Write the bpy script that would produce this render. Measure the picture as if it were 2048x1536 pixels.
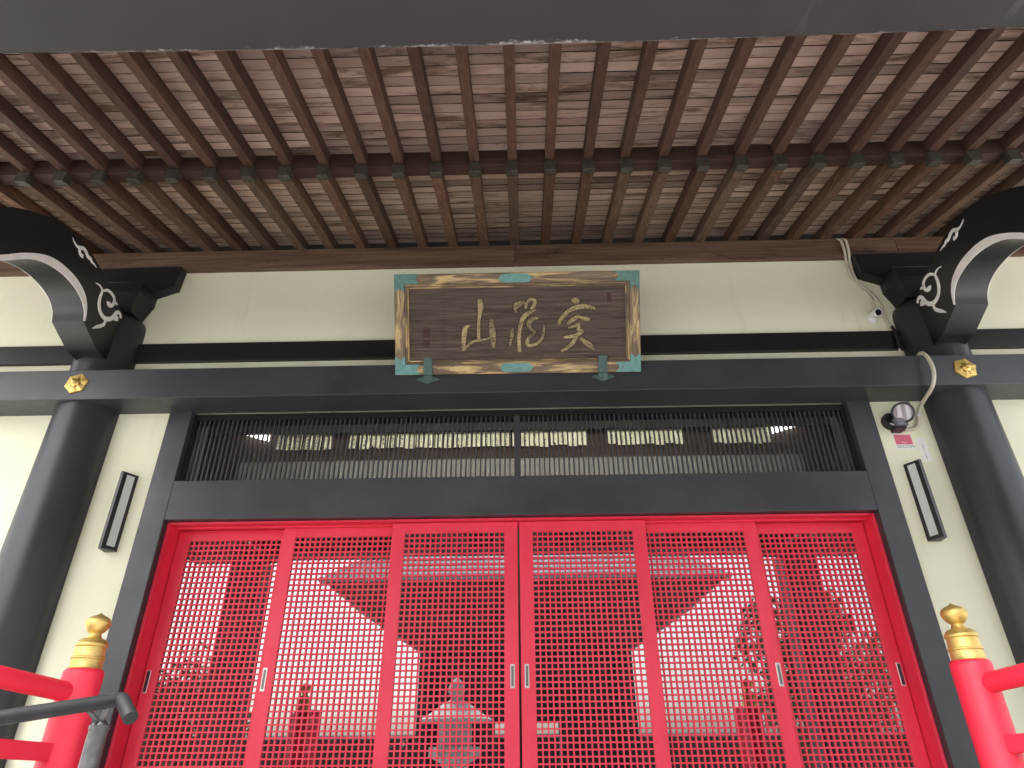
import bpy, bmesh, math, random
from mathutils import Vector, Matrix, Quaternion
from mathutils.geometry import tessellate_polygon
random.seed(7)
for o in list(bpy.data.objects): bpy.data.objects.remove(o)
sc = bpy.context.scene
COL = sc.collection

# ------------------------------------------------------------------ camera
PITCH, YAW, ROLL = math.radians(29.687), math.radians(-1.0488), math.radians(-0.454)
fw = Vector((math.sin(YAW)*math.cos(PITCH), math.cos(YAW)*math.cos(PITCH), math.sin(PITCH)))
rt = Vector((math.cos(YAW), -math.sin(YAW), 0)); up = rt.cross(fw)
r2 = rt*math.cos(ROLL)+up*math.sin(ROLL); u2 = up*math.cos(ROLL)-rt*math.sin(ROLL)
cam = bpy.data.cameras.new('camera'); camo = bpy.data.objects.new('camera', cam); COL.objects.link(camo)
mw = Matrix((r2, u2, -fw)).transposed().to_4x4(); mw.translation = (0.052, -5.0, 1.6)
camo.matrix_world = mw
cam.sensor_fit = 'HORIZONTAL'; cam.sensor_width = 36; cam.lens = 1310/2048*36
cam.clip_start = .05; cam.clip_end = 600
sc.camera = camo

# ------------------------------------------------------------------ sky, sun, exposure
SUN_EL, SUN_ROT = math.radians(52), math.radians(180+25)
wd = bpy.data.worlds.new('World'); sc.world = wd; wd.use_nodes = True
nt = wd.node_tree; nt.nodes.clear()
sky = nt.nodes.new('ShaderNodeTexSky'); sky.sky_type = 'NISHITA'; sky.sun_disc = False
sky.sun_elevation = SUN_EL; sky.sun_rotation = SUN_ROT; sky.dust_density = 5; sky.air_density = 1.0; sky.ozone_density = 1
hs = nt.nodes.new('ShaderNodeHueSaturation'); hs.inputs['Saturation'].default_value = .42
bg = nt.nodes.new('ShaderNodeBackground'); bg.inputs['Strength'].default_value = .088
wo = nt.nodes.new('ShaderNodeOutputWorld')
nt.links.new(sky.outputs[0], hs.inputs['Color']); nt.links.new(hs.outputs[0], bg.inputs['Color']); nt.links.new(bg.outputs[0], wo.inputs[0])
sl = bpy.data.lights.new('sun', 'SUN'); sl.energy = 1.5; sl.angle = math.radians(18); sl.color = (1, .97, .93)
so = bpy.data.objects.new('sun', sl); COL.objects.link(so)
sd = Vector((math.sin(SUN_ROT)*math.cos(SUN_EL), math.cos(SUN_ROT)*math.cos(SUN_EL), math.sin(SUN_EL)))
so.rotation_mode = 'QUATERNION'; so.rotation_quaternion = sd.to_track_quat('Z', 'Y'); so.location = (0, -20, 20)
vs = sc.view_settings; vs.view_transform = 'Standard'; vs.look = 'None'; vs.gamma = 1; vs.use_curve_mapping = False
vs.exposure = 2.66
sc.render.engine = 'CYCLES'
sc.cycles.max_bounces = 10; sc.cycles.diffuse_bounces = 6; sc.cycles.glossy_bounces = 5; sc.cycles.transparent_max_bounces = 8

# ------------------------------------------------------------------ materials
def mat(name, base=(.5, .5, .5), rough=.5, metal=0., spec=.5):
    m = bpy.data.materials.new(name); m.use_nodes = True
    b = m.node_tree.nodes['Principled BSDF']
    b.inputs['Base Color'].default_value = (*base, 1); b.inputs['Roughness'].default_value = rough
    b.inputs['Metallic'].default_value = metal; b.inputs['Specular IOR Level'].default_value = spec
    return m
class NG:
    def __init__(s, m): s.m = m; s.t = m.node_tree; s.b = s.t.nodes['Principled BSDF']
    def n(s, typ, **kw):
        x = s.t.nodes.new('ShaderNode'+typ)
        for k, v in kw.items():
            if k in x.inputs: x.inputs[k].default_value = v
            else: setattr(x, k, v)
        return x
    def l(s, a, b): s.t.links.new(a, b)
    def coords(s, scale=(1, 1, 1), rnd=True):
        tc = s.n('TexCoord'); mp = s.n('Mapping'); mp.inputs['Scale'].default_value = scale
        if rnd:
            oi = s.n('ObjectInfo'); mu = s.n('Math', operation='MULTIPLY'); mu.inputs[1].default_value = 41.3
            s.l(oi.outputs['Random'], mu.inputs[0])
            ad = s.n('VectorMath', operation='ADD'); s.l(tc.outputs['Object'], ad.inputs[0]); s.l(mu.outputs[0], ad.inputs[1])
            s.l(ad.outputs[0], mp.inputs['Vector']); s.oi = oi
        else: s.l(tc.outputs['Object'], mp.inputs['Vector'])
        return mp.outputs[0]
    def noise(s, vec, scale=1., detail=6., rough=.6, dist=0.):
        x = s.n('TexNoise', Scale=scale, Detail=detail, Roughness=rough, Distortion=dist); s.l(vec, x.inputs['Vector']); return x.outputs['Fac']
    def ramp(s, fac, stops, mode='LINEAR'):
        x = s.n('ValToRGB'); x.color_ramp.interpolation = mode; e = x.color_ramp.elements
        while len(e) < len(stops): e.new(.5)
        for i, (p, c) in enumerate(stops):
            e[i].position = p; e[i].color = (*c, 1) if not isinstance(c, float) else (c, c, c, 1)
        s.l(fac, x.inputs[0]); return x.outputs[0]
    def mix(s, fac, a, b, bt='MIX'):
        x = s.n('MixRGB', blend_type=bt)
        for i, v in ((0, fac), (1, a), (2, b)):
            if isinstance(v, (int, float)): x.inputs[i].default_value = v
            elif isinstance(v, tuple): x.inputs[i].default_value = (*v, 1)
            else: s.l(v, x.inputs[i])
        return x.outputs[0]
    def mrange(s, v, a, b, c, d):
        x = s.n('MapRange'); s.l(v, x.inputs[0])
        for i, q in enumerate((a, b, c, d)): x.inputs[i+1].default_value = q
        return x.outputs[0]
    def bump(s, h, strength=.2, dist=.01):
        x = s.n('Bump', Strength=strength, Distance=dist); s.l(h, x.inputs['Height']); s.l(x.outputs[0], s.b.inputs['Normal'])
    def col(s, c): s.l(c, s.b.inputs['Base Color'])
    def rough(s, c): s.l(c, s.b.inputs['Roughness'])

def wood(name, cols, axis, along=1.5, across=30., var=(.75, 1.25), stain=None, bump=.25, rough=.7, stainsc=(2.2, 9.), tint=None):
    m = mat(name, rough=rough, spec=.25); g = NG(m)
    s = [across]*3; s[axis] = along
    v = g.coords(tuple(s)); f = g.noise(v, 1., 7., .62, .8)
    c = g.ramp(f, cols)
    if tint:
        c = g.mix(g.mrange(g.oi.outputs['Random'], 0, 1, 0, 1), c, g.mix(1., c, tint, 'MULTIPLY'))
    if stain:
        s2 = [stainsc[1]]*3; s2[axis] = stainsc[0]
        f2 = g.noise(g.coords(tuple(s2)), 1., 9., .72, .4)
        f2 = g.ramp(f2, [(stain[1], 0.), (stain[2], 1.)])
        c = g.mix(f2, c, stain[0])
    hv = g.n('HueSaturation'); g.l(c, hv.inputs['Color'])
    w = g.n('TexWhiteNoise', noise_dimensions='1D'); g.l(g.oi.outputs['Random'], w.inputs['W'])
    g.l(g.mrange(w.outputs['Value'], 0, 1, *var), hv.inputs['Value'])
    g.col(hv.outputs[0]); g.bump(f, bump, .004)
    return m

M = {}
def black(name, base=.016, r=(.32, .55), flecks=True, tint=(1, 1.08, 1.24), nz=(.8, 1.35)):
    m = mat(name); g = NG(m); v = g.coords((1, 1, 1), False)
    f = g.noise(v, 2.2, 6, .6); a = tuple(base*nz[0]*t for t in tint); b = tuple(base*nz[1]*t for t in tint)
    c = g.ramp(f, [(.3, a), (.7, b)])
    if flecks:
        f2 = g.noise(g.coords((1.6, 1.6, 1), False), 38, 4, .7); c = g.mix(g.ramp(f2, [(.735, 0.), (.765, 1.)]), c, (.11, .11, .11))
    g.col(c); f3 = g.noise(v, 5, 5, .7); g.rough(g.mrange(f3, .3, .7, *r))
    f4 = g.noise(g.coords((3, 3, 3), False), 1.3, 3, .5); g.bump(f4, .05, .03)
    return m
M['black'] = black('black_paint', .036, (.28, .45))
M['black_dull'] = black('black_paint_dull', .007, (.38, .55))
M['black_arch'] = black('black_paint_arch', .009, (.30, .42))
M['pillar'] = black('black_lacquer_pillar', .027, (.33, .42), True, nz=(.93, 1.1))
# kohai beam: greyer paint, scuffed along its lower inner edge
m = mat('grey_black_beam'); g = NG(m); v = g.coords((1, 1, 1), False)
c = g.ramp(g.noise(v, 1.7, 7, .65), [(.3, (.0135, .0132, .0145)), (.7, (.0215, .021, .0225))])
tc = g.n('TexCoord'); sx = g.n('SeparateXYZ'); g.l(tc.outputs['Object'], sx.inputs[0])
edge = g.mrange(sx.outputs['Y'], -3.53, -3.462, 0, 1)
f = g.noise(g.coords((34, 60, 40), False), 1., 8, .78)
pa = g.ramp(g.noise(g.coords((1.6, 1, 1), False), 1.5, 3, .6), [(.35, .72), (.65, 1.08)])
ad0 = g.n('Math', operation='MULTIPLY'); g.l(edge, ad0.inputs[0]); g.l(pa, ad0.inputs[1])
ad = g.n('Math', operation='MULTIPLY'); g.l(ad0.outputs[0], ad.inputs[0]); g.l(f, ad.inputs[1])
c = g.mix(g.ramp(ad.outputs[0], [(.37, 0.), (.46, .9)]), c, (.30, .30, .31))
st = g.noise(g.coords((5, 1.2, 1), False), 1.3, 7, .72); c = g.mix(g.ramp(st, [(.64, 0.), (.84, .30)]), c, (.22, .21, .21))
g.col(c); g.b.inputs['Roughness'].default_value = .6; M['kohai'] = m
# plaster
def plaster(name, a, b):
    m = mat(name, rough=.9, spec=.2); g = NG(m); v = g.coords((1, 1, 1), False)
    c = g.ramp(g.noise(v, 1.1, 5, .6), [(.3, a), (.7, b)])
    c = g.mix(g.ramp(g.noise(g.coords((7, 7, .8), False), 1., 6, .65), [(.58, 0.), (.85, .30)]), c, (.45, .42, .32))
    c = g.mix(g.ramp(g.noise(g.coords((1, 1, 1), False), 26, 6, .75), [(.60, 0.), (.82, .16)]), c, (.50, .48, .38))
    g.col(c); h = g.noise(g.coords((1, 1, 1), False), 150, 3, .6); g.bump(h, .25, .004)
    return m
M['plaster'] = plaster('cream_plaster', (.74, .75, .565), (.79, .80, .625))
# red lacquer
def red(name, c1=(.75, .028, .066), c2=(.87, .044, .096)):
    m = mat(name); g = NG(m)
    c = g.ramp(g.noise(g.coords((1.5, 1.5, .7)), 2.2, 6, .68), [(.3, c1), (.7, c2)])
    f2 = g.noise(g.coords((1, 1, 1)), 45, 3, .6); c = g.mix(g.ramp(f2, [(.77, 0.), (.80, .6)]), c, (.85, .4, .42))
    g.col(c); g.rough(g.mrange(g.noise(g.coords((4, 4, 4)), 1.5, 4, .6), .3, .7, .36, .52)); return m
M['red'] = red('red_lacquer')
M['red_post'] = red('red_lacquer_rail', (.74, .020, .050), (.82, .028, .066))
M['rafter_low'] = wood('weathered_rafter', [(.3, (.052, .034, .024)), (.5, (.098, .066, .045)), (.72, (.165, .118, .082))], 1, 1.6, 42, (.7, 1.3), ((.045, .028, .02), .55, .72), tint=(1.05, .80, .72))
M['rafter_fly'] = wood('red_brown_rafter', [(.3, (.052, .028, .020)), (.55, (.086, .047, .034)), (.75, (.125, .076, .057))], 1, 1.2, 36, (.85, 1.2), ((.045, .024, .018), .6, .78))
M['board_fly'] = wood('pinkish_soffit_board', [(.28, (.49, .375, .315)), (.55, (.57, .445, .38)), (.75, (.61, .49, .42))], 0, 1.0, 22, (.52, 1.12), ((.17, .115, .080), .50, .62), .2, stainsc=(1.2, 7.))
M['board_low'] = wood('rough_soffit_board', [(.28, (.32, .235, .18)), (.5, (.49, .375, .30)), (.75, (.58, .46, .37))], 0, 1.2, 30, (.5, 1.2), ((.14, .095, .066), .52, .63), .35, stainsc=(1.3, 12.))
M['purlin'] = wood('brown_purlin', [(.3, (.068, .045, .030)), (.5, (.125, .086, .058)), (.75, (.21, .155, .105))], 0, 1.0, 30, (.8, 1.2), ((.028, .016, .013), .55, .72), tint=(1.0, .78, .74))
M['kioi'] = wood('dark_red_batten', [(.3, (.042, .023, .019)), (.7, (.078, .043, .035))], 0, 1.0, 24, (.85, 1.1))
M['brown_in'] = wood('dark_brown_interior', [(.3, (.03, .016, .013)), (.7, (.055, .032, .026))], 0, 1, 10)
m = mat('verdigris_cap', rough=.55, metal=.3); g = NG(m); g.col(g.ramp(g.noise(g.coords((1, 1, 1)), 18, 5, .65), [(.3, (.045, .042, .034)), (.6, (.075, .071, .058)), (.8, (.12, .145, .12))])); M['cap'] = m
m = mat('gilt_brass', (.83, .52, .14), .33, .9); g = NG(m); g.col(g.ramp(g.noise(g.coords((1, 1, 1)), 12, 5, .65), [(.3, (.60, .42, .11)), (.7, (.82, .61, .22))])); g.rough(g.mrange(g.noise(g.coords((1, 1, 1)), 25, 4, .6), .3, .7, .38, .52)); g.b.inputs['Metallic'].default_value = .78; M['gold'] = m
M['gold_dark'] = mat('gilt_recess', (.25, .13, .03), .5, .7)
def verd(name, a, b, c3):
    m = mat(name, rough=.75); g = NG(m); g.col(g.ramp(g.noise(g.coords((1, 1, 1)), 26, 6, .7), [(.3, a), (.55, b), (.75, c3)])); g.bump(g.noise(g.coords((1, 1, 1)), 60, 3, .6), .15, .003); return m
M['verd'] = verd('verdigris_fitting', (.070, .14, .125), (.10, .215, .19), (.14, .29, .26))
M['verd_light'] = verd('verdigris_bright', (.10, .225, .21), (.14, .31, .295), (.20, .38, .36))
M['verd_dark'] = verd('verdigris_dark_iron', (.04, .075, .075), (.07, .125, .12), (.13, .19, .18))
M['pb'] = wood('dark_weathered_plank', [(.30, (.036, .027, .021)), (.48, (.074, .055, .043)), (.62, (.102, .078, .061)), (.78, (.18, .145, .11))], 0, 2.2, 42, (.98, 1.02), ((.14, .11, .075), .60, .85), .6)
def gilt(name, axis):
    m = mat(name, rough=.6, spec=.3); g = NG(m); s = [22]*3; s[axis] = 3.2; s2 = [60]*3; s2[axis] = 3
    f = g.noise(g.coords(tuple(s)), 1., 6, .6, .6); br = g.ramp(g.noise(g.coords(tuple(s2)), 1, 5, .6), [(.3, (.10, .072, .050)), (.7, (.22, .165, .115))])
    c = g.mix(g.ramp(f, [(.47, 0.), (.60, 1.)]), br, g.ramp(g.noise(g.coords((9, 9, 9)), 1, 4, .6), [(.3, (.44, .32, .14)), (.7, (.60, .47, .24))]))
    g.col(c); g.bump(f, .15, .004); return m
M['gilt_x'] = gilt('worn_gilt_rail', 0); M['gilt_z'] = gilt('worn_gilt_stile', 1)
m = mat('worn_gold_leaf', rough=.5, spec=.4); g = NG(m)
f = g.noise(g.coords((55, 90, 55)), 1., 5, .65, 1.2); f2 = g.noise(g.coords((7, 7, 7)), 1., 3, .5)
ad = g.n('MixRGB'); ad.inputs[0].default_value = .35; g.l(f, ad.inputs[1]); g.l(f2, ad.inputs[2])
g.col(g.ramp(ad.outputs[0], [(.42, (.07, .05, .032)), (.50, (.24, .195, .095)), (.60, (.43, .37, .18))])); g.bump(f, .5, .004); M['leaf_gold'] = m
M['seal'] = mat('seal_red_brown', (.05, .022, .018), .8); M['ink'] = mat('carved_ink', (.03, .02, .016), .8); M['ink_l'] = mat('carved_pale', (.13, .095, .07), .8)
M['white'] = mat('white_paint', (.72, .71, .68), .6)
g = NG(M['white']); g.col(g.ramp(g.noise(g.coords((1, 1, 1), False), 9, 5, .65), [(.3, (.76, .75, .71)), (.6, (.88, .87, .84))]))
M['conduit'] = mat('cream_conduit', (.56, .53, .42), .5); M['black_tape'] = mat('black_sleeve', (.012, .012, .012), .6)
M['plastic_black'] = mat('black_plastic', (.018, .019, .022), .38); M['plastic_grey'] = mat('grey_housing', (.16, .16, .19), .5)
M['plastic_white'] = mat('white_plastic', (.70, .71, .70), .35); M['lens_dark'] = mat('dark_lens', (.01, .01, .018), .08)
m = mat('flood_lens', (.55, .55, .56), .18); g = NG(m); wv = g.n('TexWave', wave_type='RINGS', Scale=5., Distortion=3.); wv.rings_direction = 'Z'; g.l(g.coords((1, 1, 1), False), wv.inputs['Vector']); g.col(g.ramp(wv.outputs['Fac'], [(.2, (.30, .27, .28)), (.8, (.62, .62, .63))])); M['flood_lens'] = m
M['lamp_panel'] = mat('frosted_lamp_panel', (.62, .67, .66), .35)
M['lamp_case'] = mat('black_lamp_case', (.014, .014, .014), .35); M['lamp_side'] = mat('grey_lamp_side', (.085, .082, .088), .45)
M['sticker'] = mat('white_sticker', (.78, .77, .74), .4); M['pink'] = mat('faded_red_print', (.62, .12, .20), .45); M['teal'] = mat('teal_print', (.10, .22, .24), .5); M['grey_print'] = mat('grey_print', (.20, .22, .23), .5)
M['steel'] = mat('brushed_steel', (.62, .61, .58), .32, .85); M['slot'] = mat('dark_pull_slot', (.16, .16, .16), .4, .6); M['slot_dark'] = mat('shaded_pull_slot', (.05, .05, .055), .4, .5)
m = mat('worn_iron_pipe', (.05, .05, .055), .55, spec=.35); g = NG(m); g.col(g.ramp(g.noise(g.coords((1, 1, 1), False), 30, 6, .7), [(.35, (.007, .008, .010)), (.6, (.014, .014, .016)), (.80, (.05, .045, .042))])); M['pipe'] = m
m = mat('galvanised_grey', (.20, .20, .21), .42, .5); g = NG(m); g.col(g.ramp(g.noise(g.coords((1, 1, 1), False), 22, 5, .6), [(.3, (.07, .073, .076)), (.7, (.15, .15, .155))])); M['galv'] = m
# glass
m = mat('dark_door_glass', (.010, .008, .008), .01); m.node_tree.nodes['Principled BSDF'].inputs['IOR'].default_value = 3.6; M['glass'] = m
m = bpy.data.materials.new('transom_glass'); m.use_nodes = True; t = m.node_tree; t.nodes.clear()
ou = t.nodes.new('ShaderNodeOutputMaterial'); mx = t.nodes.new('ShaderNodeMixShader'); tr = t.nodes.new('ShaderNodeBsdfTransparent'); gl = t.nodes.new('ShaderNodeBsdfGlossy'); fr = t.nodes.new('ShaderNodeFresnel')
tr.inputs[0].default_value = (.9, .9, .88, 1); gl.inputs['Roughness'].default_value = .02; fr.inputs[0].default_value = 1.45
t.links.new(fr.outputs[0], mx.inputs[0]); t.links.new(tr.outputs[0], mx.inputs[1]); t.links.new(gl.outputs[0], mx.inputs[2]); t.links.new(mx.outputs[0], ou.inputs[0]); M['clear'] = m
def emit(name, col, s):
    m = mat(name, (.8, .8, .8)); b = m.node_tree.nodes['Principled BSDF']; b.inputs['Emission Color'].default_value = (*col, 1); b.inputs['Emission Strength'].default_value = s; return m
M['lit'] = emit('added_lamp_glow', (1, .98, .92), 8.0); M['lit_soft'] = emit('lit_wall_lamp', (1, .99, .95), 1.6)
m = mat('calligraphy_paper', (.62, .58, .40), .8); g = NG(m); v = g.coords((1, 1, 1))
tc = g.n('TexCoord'); sx = g.n('SeparateXYZ'); g.l(tc.outputs['Object'], sx.inputs[0]); ab = g.n('Math', operation='ABSOLUTE'); g.l(sx.outputs['X'], ab.inputs[0])
cm = g.mrange(ab.outputs[0], .016, .026, 1, 0); f = g.noise(v, 46, 3, .7); k = g.n('Math', operation='MULTIPLY'); g.l(cm, k.inputs[0]); g.l(f, k.inputs[1])
g.col(g.mix(g.ramp(k.outputs[0], [(.52, 0.), (.56, 1.)]), g.ramp(g.noise(v, 4, 3), [(.3, (.54, .52, .40)), (.7, (.68, .66, .53))]), (.02, .02, .018))); M['paper'] = m
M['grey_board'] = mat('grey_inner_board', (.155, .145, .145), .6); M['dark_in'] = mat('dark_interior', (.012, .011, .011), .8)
# ground, stone, outside
m = mat('pale_paving', rough=.9); g = NG(m); g.col(g.ramp(g.noise(g.coords((1, 1, 1), False), .9, 8, .7), [(.3, (.52, .515, .50)), (.7, (.64, .63, .615))])); M['ground'] = m
m = mat('granite', rough=.8); g = NG(m); g.col(g.ramp(g.noise(g.coords((1, 1, 1)), 40, 5, .8), [(.3, (.30, .29, .28)), (.7, (.50, .49, .47))])); M['granite'] = m
M['roof_dark'] = mat('roof_underlay', (.03, .025, .022), .9); M['tile'] = wood('grey_roof_tile', [(.3, (.26, .26, .27)), (.7, (.36, .36, .37))], 0, 2, 8)
M['tile_edge'] = mat('pale_tile_edge', (.78, .78, .78), .6)
M['gate_wood'] = wood('dark_gate_timber', [(.3, (.030, .020, .015)), (.7, (.06, .042, .03))], 2, 1, 12)
M['stone'] = M['granite']
m = mat('tree_leaf', rough=.6); g = NG(m); g.col(g.ramp(g.noise(g.coords((1, 1, 1), False), 1.2, 4, .6), [(.3, (.035, .06, .02)), (.7, (.08, .12, .04))])); M['leaf'] = m
M['bark'] = wood('tree_bark', [(.3, (.05, .035, .025)), (.7, (.11, .085, .06))], 2, 3, 20)

# ------------------------------------------------------------------ mesh helpers
class B:
    def __init__(s): s.bm = bmesh.new()
    def box(s, x0, x1, y0, y1, z0, z1, mtx=None):
        vs_ = [s.bm.verts.new(p) for p in ((x0, y0, z0), (x1, y0, z0), (x1, y1, z0), (x0, y1, z0), (x0, y0, z1), (x1, y0, z1), (x1, y1, z1), (x0, y1, z1))]
        if mtx:
            for v in vs_: v.co = mtx @ v.co
        for f in ((3, 2, 1, 0), (4, 5, 6, 7), (0, 1, 5, 4), (1, 2, 6, 5), (2, 3, 7, 6), (3, 0, 4, 7)): s.bm.faces.new([vs_[i] for i in f])
        return s
    def prism(s, poly, lo, hi, axis=0, fn=None):
        # poly: 2-D outline in the two other axes (in order), extruded lo..hi along axis
        def pt(p, a):
            q = list(p); q.insert(axis, a); return q
        A = [s.bm.verts.new(pt(p, lo)) for p in poly]; C_ = [s.bm.verts.new(pt(p, hi)) for p in poly]
        n = len(poly); fs = []
        for i in range(n): fs.append(s.bm.faces.new((A[i], A[(i+1) % n], C_[(i+1) % n], C_[i])))
        for i, j, k in tessellate_polygon([[Vector((p[0], p[1], 0)) for p in poly]]):
            s.bm.faces.new((A[i], A[j], A[k])); s.bm.faces.new((C_[k], C_[j], C_[i]))
        return s
    def tube(s, path, rad, seg=10, cap=True, flat=None):
        path = [Vector(p) for p in path]; n = len(path); rings = []
        if not hasattr(rad, '__len__'): rad = [rad]*n
        ref = Vector((0, 0, 1))
        for i in range(n):
            d = (path[min(i+1, n-1)]-path[max(i-1, 0)]).normalized()
            if abs(d.dot(ref)) > .95: ref = Vector((1, 0, 0))
            a = d.cross(ref).normalized(); b = a.cross(d).normalized(); ref = b
            rings.append([s.bm.verts.new(path[i]+(a*math.cos(2*math.pi*k/seg)+b*math.sin(2*math.pi*k/seg))*rad[i]) for k in range(seg)])
        for i in range(n-1):
            for k in range(seg): s.bm.faces.new((rings[i][k], rings[i][(k+1) % seg], rings[i+1][(k+1) % seg], rings[i+1][k]))
        if cap: s.bm.faces.new(rings[0][::-1]); s.bm.faces.new(rings[-1])
        return s
    def lathe(s, prof, seg=32, c=(0, 0, 0), mtx=None):
        rings = []
        for r, z in prof:
            rings.append([s.bm.verts.new((c[0]+r*math.cos(2*math.pi*k/seg), c[1]+r*math.sin(2*math.pi*k/seg), c[2]+z)) for k in range(seg)] if r > 1e-6 else [s.bm.verts.new((c[0], c[1], c[2]+z))])
        if mtx:
            for rr in rings:
                for v in rr: v.co = mtx @ v.co
        for a, b in zip(rings, rings[1:]):
            for k in range(seg):
                if len(a) == 1 and len(b) == 1: continue
                if len(a) == 1: s.bm.faces.new((a[0], b[(k+1) % seg], b[k]))
                elif len(b) == 1: s.bm.faces.new((a[k], a[(k+1) % seg], b[0]))
                else: s.bm.faces.new((a[k], a[(k+1) % seg], b[(k+1) % seg], b[k]))
        if len(rings[0]) > 1: s.bm.faces.new(rings[0][::-1])
        if len(rings[-1]) > 1: s.bm.faces.new(rings[-1])
        return s
    def ribbon(s, pts, wid, thick, frame):
        # stroke of varying width on a plane; frame maps (a, b, h) -> world
        n = len(pts); L = []
        for i in range(n):
            a = Vector(pts[min(i+1, n-1)])-Vector(pts[max(i-1, 0)]); a = a.normalized() if a.length > 0 else Vector((1, 0))
            nn = Vector((-a.y, a.x)); w = wid[i] if hasattr(wid, '__len__') else wid
            p = Vector(pts[i]); L.append((p+nn*w/2, p, p-nn*w/2))
        rows = []
        for l, p, r in L:
            rows.append([s.bm.verts.new(frame(l.x, l.y, 0)), s.bm.verts.new(frame(l.x*.75+p.x*.25, l.y*.75+p.y*.25, thick)), s.bm.verts.new(frame(r.x*.75+p.x*.25, r.y*.75+p.y*.25, thick)), s.bm.verts.new(frame(r.x, r.y, 0))])
        for a, b in zip(rows, rows[1:]):
            for k in range(3): s.bm.faces.new((a[k], a[k+1], b[k+1], b[k]))
        s.bm.faces.new(rows[0]); s.bm.faces.new(rows[-1][::-1])
        return s
    def bevel(s, off=.006, seg=2):
        bmesh.ops.dissolve_limit(s.bm, angle_limit=.01, verts=s.bm.verts[:], edges=s.bm.edges[:])
        es = [e for e in s.bm.edges if len(e.link_faces) == 2 and e.calc_face_angle(0) > .5]
        bmesh.ops.bevel(s.bm, geom=es, offset=off, segments=seg, profile=.6, affect='EDGES', clamp_overlap=True); return s
    def mesh(s, name, m, smooth=False):
        bmesh.ops.recalc_face_normals(s.bm, faces=s.bm.faces[:])
        me = bpy.data.meshes.new(name); s.bm.to_mesh(me); s.bm.free(); me.materials.append(M[m] if isinstance(m, str) else m)
        if smooth:
            for p in me.polygons: p.use_smooth = True
            try: me.set_sharp_from_angle(angle=math.radians(24 if name == 'curved_beam' else 38))
            except Exception: pass
        return me
    def obj(s, name, m, parent=None, smooth=False, loc=(0, 0, 0)):
        return link(name, s.mesh(name, m, smooth), parent, loc)
ROOTLOC = {}
def link(name, me, parent=None, loc=(0, 0, 0), rot=None):
    o = bpy.data.objects.new(name, me); COL.objects.link(o); o.location = loc
    if rot: o.rotation_euler = rot
    if parent:
        o.parent = parent
        L = ROOTLOC.get(parent.name)
        if L is not None: o.matrix_parent_inverse = Matrix.Translation(-Vector(L))
        elif parent.location.length > 0 or any(parent.rotation_euler): pass
    return o
def thing(name, label, cat, loc=(0, 0, 0), group=None):
    o = bpy.data.objects.new(name, None); COL.objects.link(o); o.location = loc; o.empty_display_size = .1
    o['label'] = label; o['category'] = cat; ROOTLOC[o.name] = loc
    if group: o['group'] = group
    return o
def tag(o, label, cat, group=None):
    o['label'] = label; o['category'] = cat
    if group: o['group'] = group
    return o
def struct(o): o['kind'] = 'structure'; return o
def smoothpath(pts, n=6):
    P = [Vector(p) for p in pts]; out = []
    for i in range(len(P)-1):
        p0 = P[max(i-1, 0)]; p1 = P[i]; p2 = P[i+1]; p3 = P[min(i+2, len(P)-1)]
        for k in range(n):
            t_ = k/n; out.append(.5*((2*p1)+(p2-p0)*t_+(2*p0-5*p1+4*p2-p3)*t_*t_+(3*p1-p0-3*p2+p3)*t_**3))
    out.append(P[-1]); return out

# ------------------------------------------------------------------ ground and stairs
gb = B(); gb.box(-150, 150, -150, 60, -.4, 0); struct(gb.obj('ground', 'ground'))
m = mat('added_path_stone', rough=.85); g = NG(m); g.col(g.ramp(g.noise(g.coords((1, 1, 1), False), 2.5, 7, .7), [(.3, (.28, .275, .27)), (.7, (.38, .375, .37))])); M['path'] = m
struct(B().box(-4.6, 4.6, -24, -3.5, .001, .006).obj('added_dark_path', 'path'))  # unseen darker strip added to weaken centre bounce, so side light shapes the eave
M['deck'] = wood('aged_veranda_plank', [(.3, (.10, .088, .075)), (.7, (.19, .17, .15))], 0, 1, 14)
ver = struct(B().box(-6, 6, -1.95, -.066, .72, 1.04).bevel(.012).obj('veranda', 'deck'))
for sx_ in (-1, 1): struct(B().box(*sorted((sx_*1.98, sx_*6)), -3.6, -1.955, .72, 1.037).obj('veranda_wing', 'deck'))
for sx_ in (-1, 1): struct(B().box(*sorted((sx_*2.02, sx_*5.9)), -3.5, -.2, 0, .715).obj('veranda_base', 'granite'))
st = thing('stone_stairs', 'grey granite steps rising to the veranda in front of the red doors', 'stairs', (0, -3, 0))
for i in range(6): B().box(-1.97, 1.97, -3.62+.28*i, -1.955, .0 if i == 0 else .173*i+.002, .173*(i+1)).bevel(.008).obj('step', 'granite', st)

# ------------------------------------------------------------------ the hall
hall = thing('temple_hall', 'temple hall front with black timbers, cream plaster and a brown raftered eave', 'building', (0, 0, 1.04))
YW, YF, YB = -.065, -.09, -.345
for x0, x1 in ((-5.6, -2.95), (2.95, 5.6)): B().box(x0, x1, YW, .12, .9, 5.92).obj('wall_panel', 'plaster', hall)
B().box(-2.95, 2.95, YW, .12, 4.2, 5.92).obj('wall_panel', 'plaster', hall)
for sx_ in (-1, 1):
    B().box(*sorted((sx_*2.765, sx_*2.958)), YF, .22, 1.04, 4.2).bevel(.007).obj('door_post', 'black', hall)
B().box(-2.765, 2.765, YF, .22, 3.232, 3.556).bevel(.006).obj('door_lintel', 'black', hall)
# pillars with rounded tops
PX, PY, PR = 3.665, -.06, .257
for sx_ in (-1, 1):
    p = B().lathe([(PR, 1.0), (PR, 4.92), (PR*.995, 5.0), (PR*.96, 5.06), (PR*.88, 5.105), (PR*.74, 5.135), (PR*.6, 5.14)], 56, (sx_*PX, PY, 0)).obj('pillar', 'pillar', hall, True)
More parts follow.
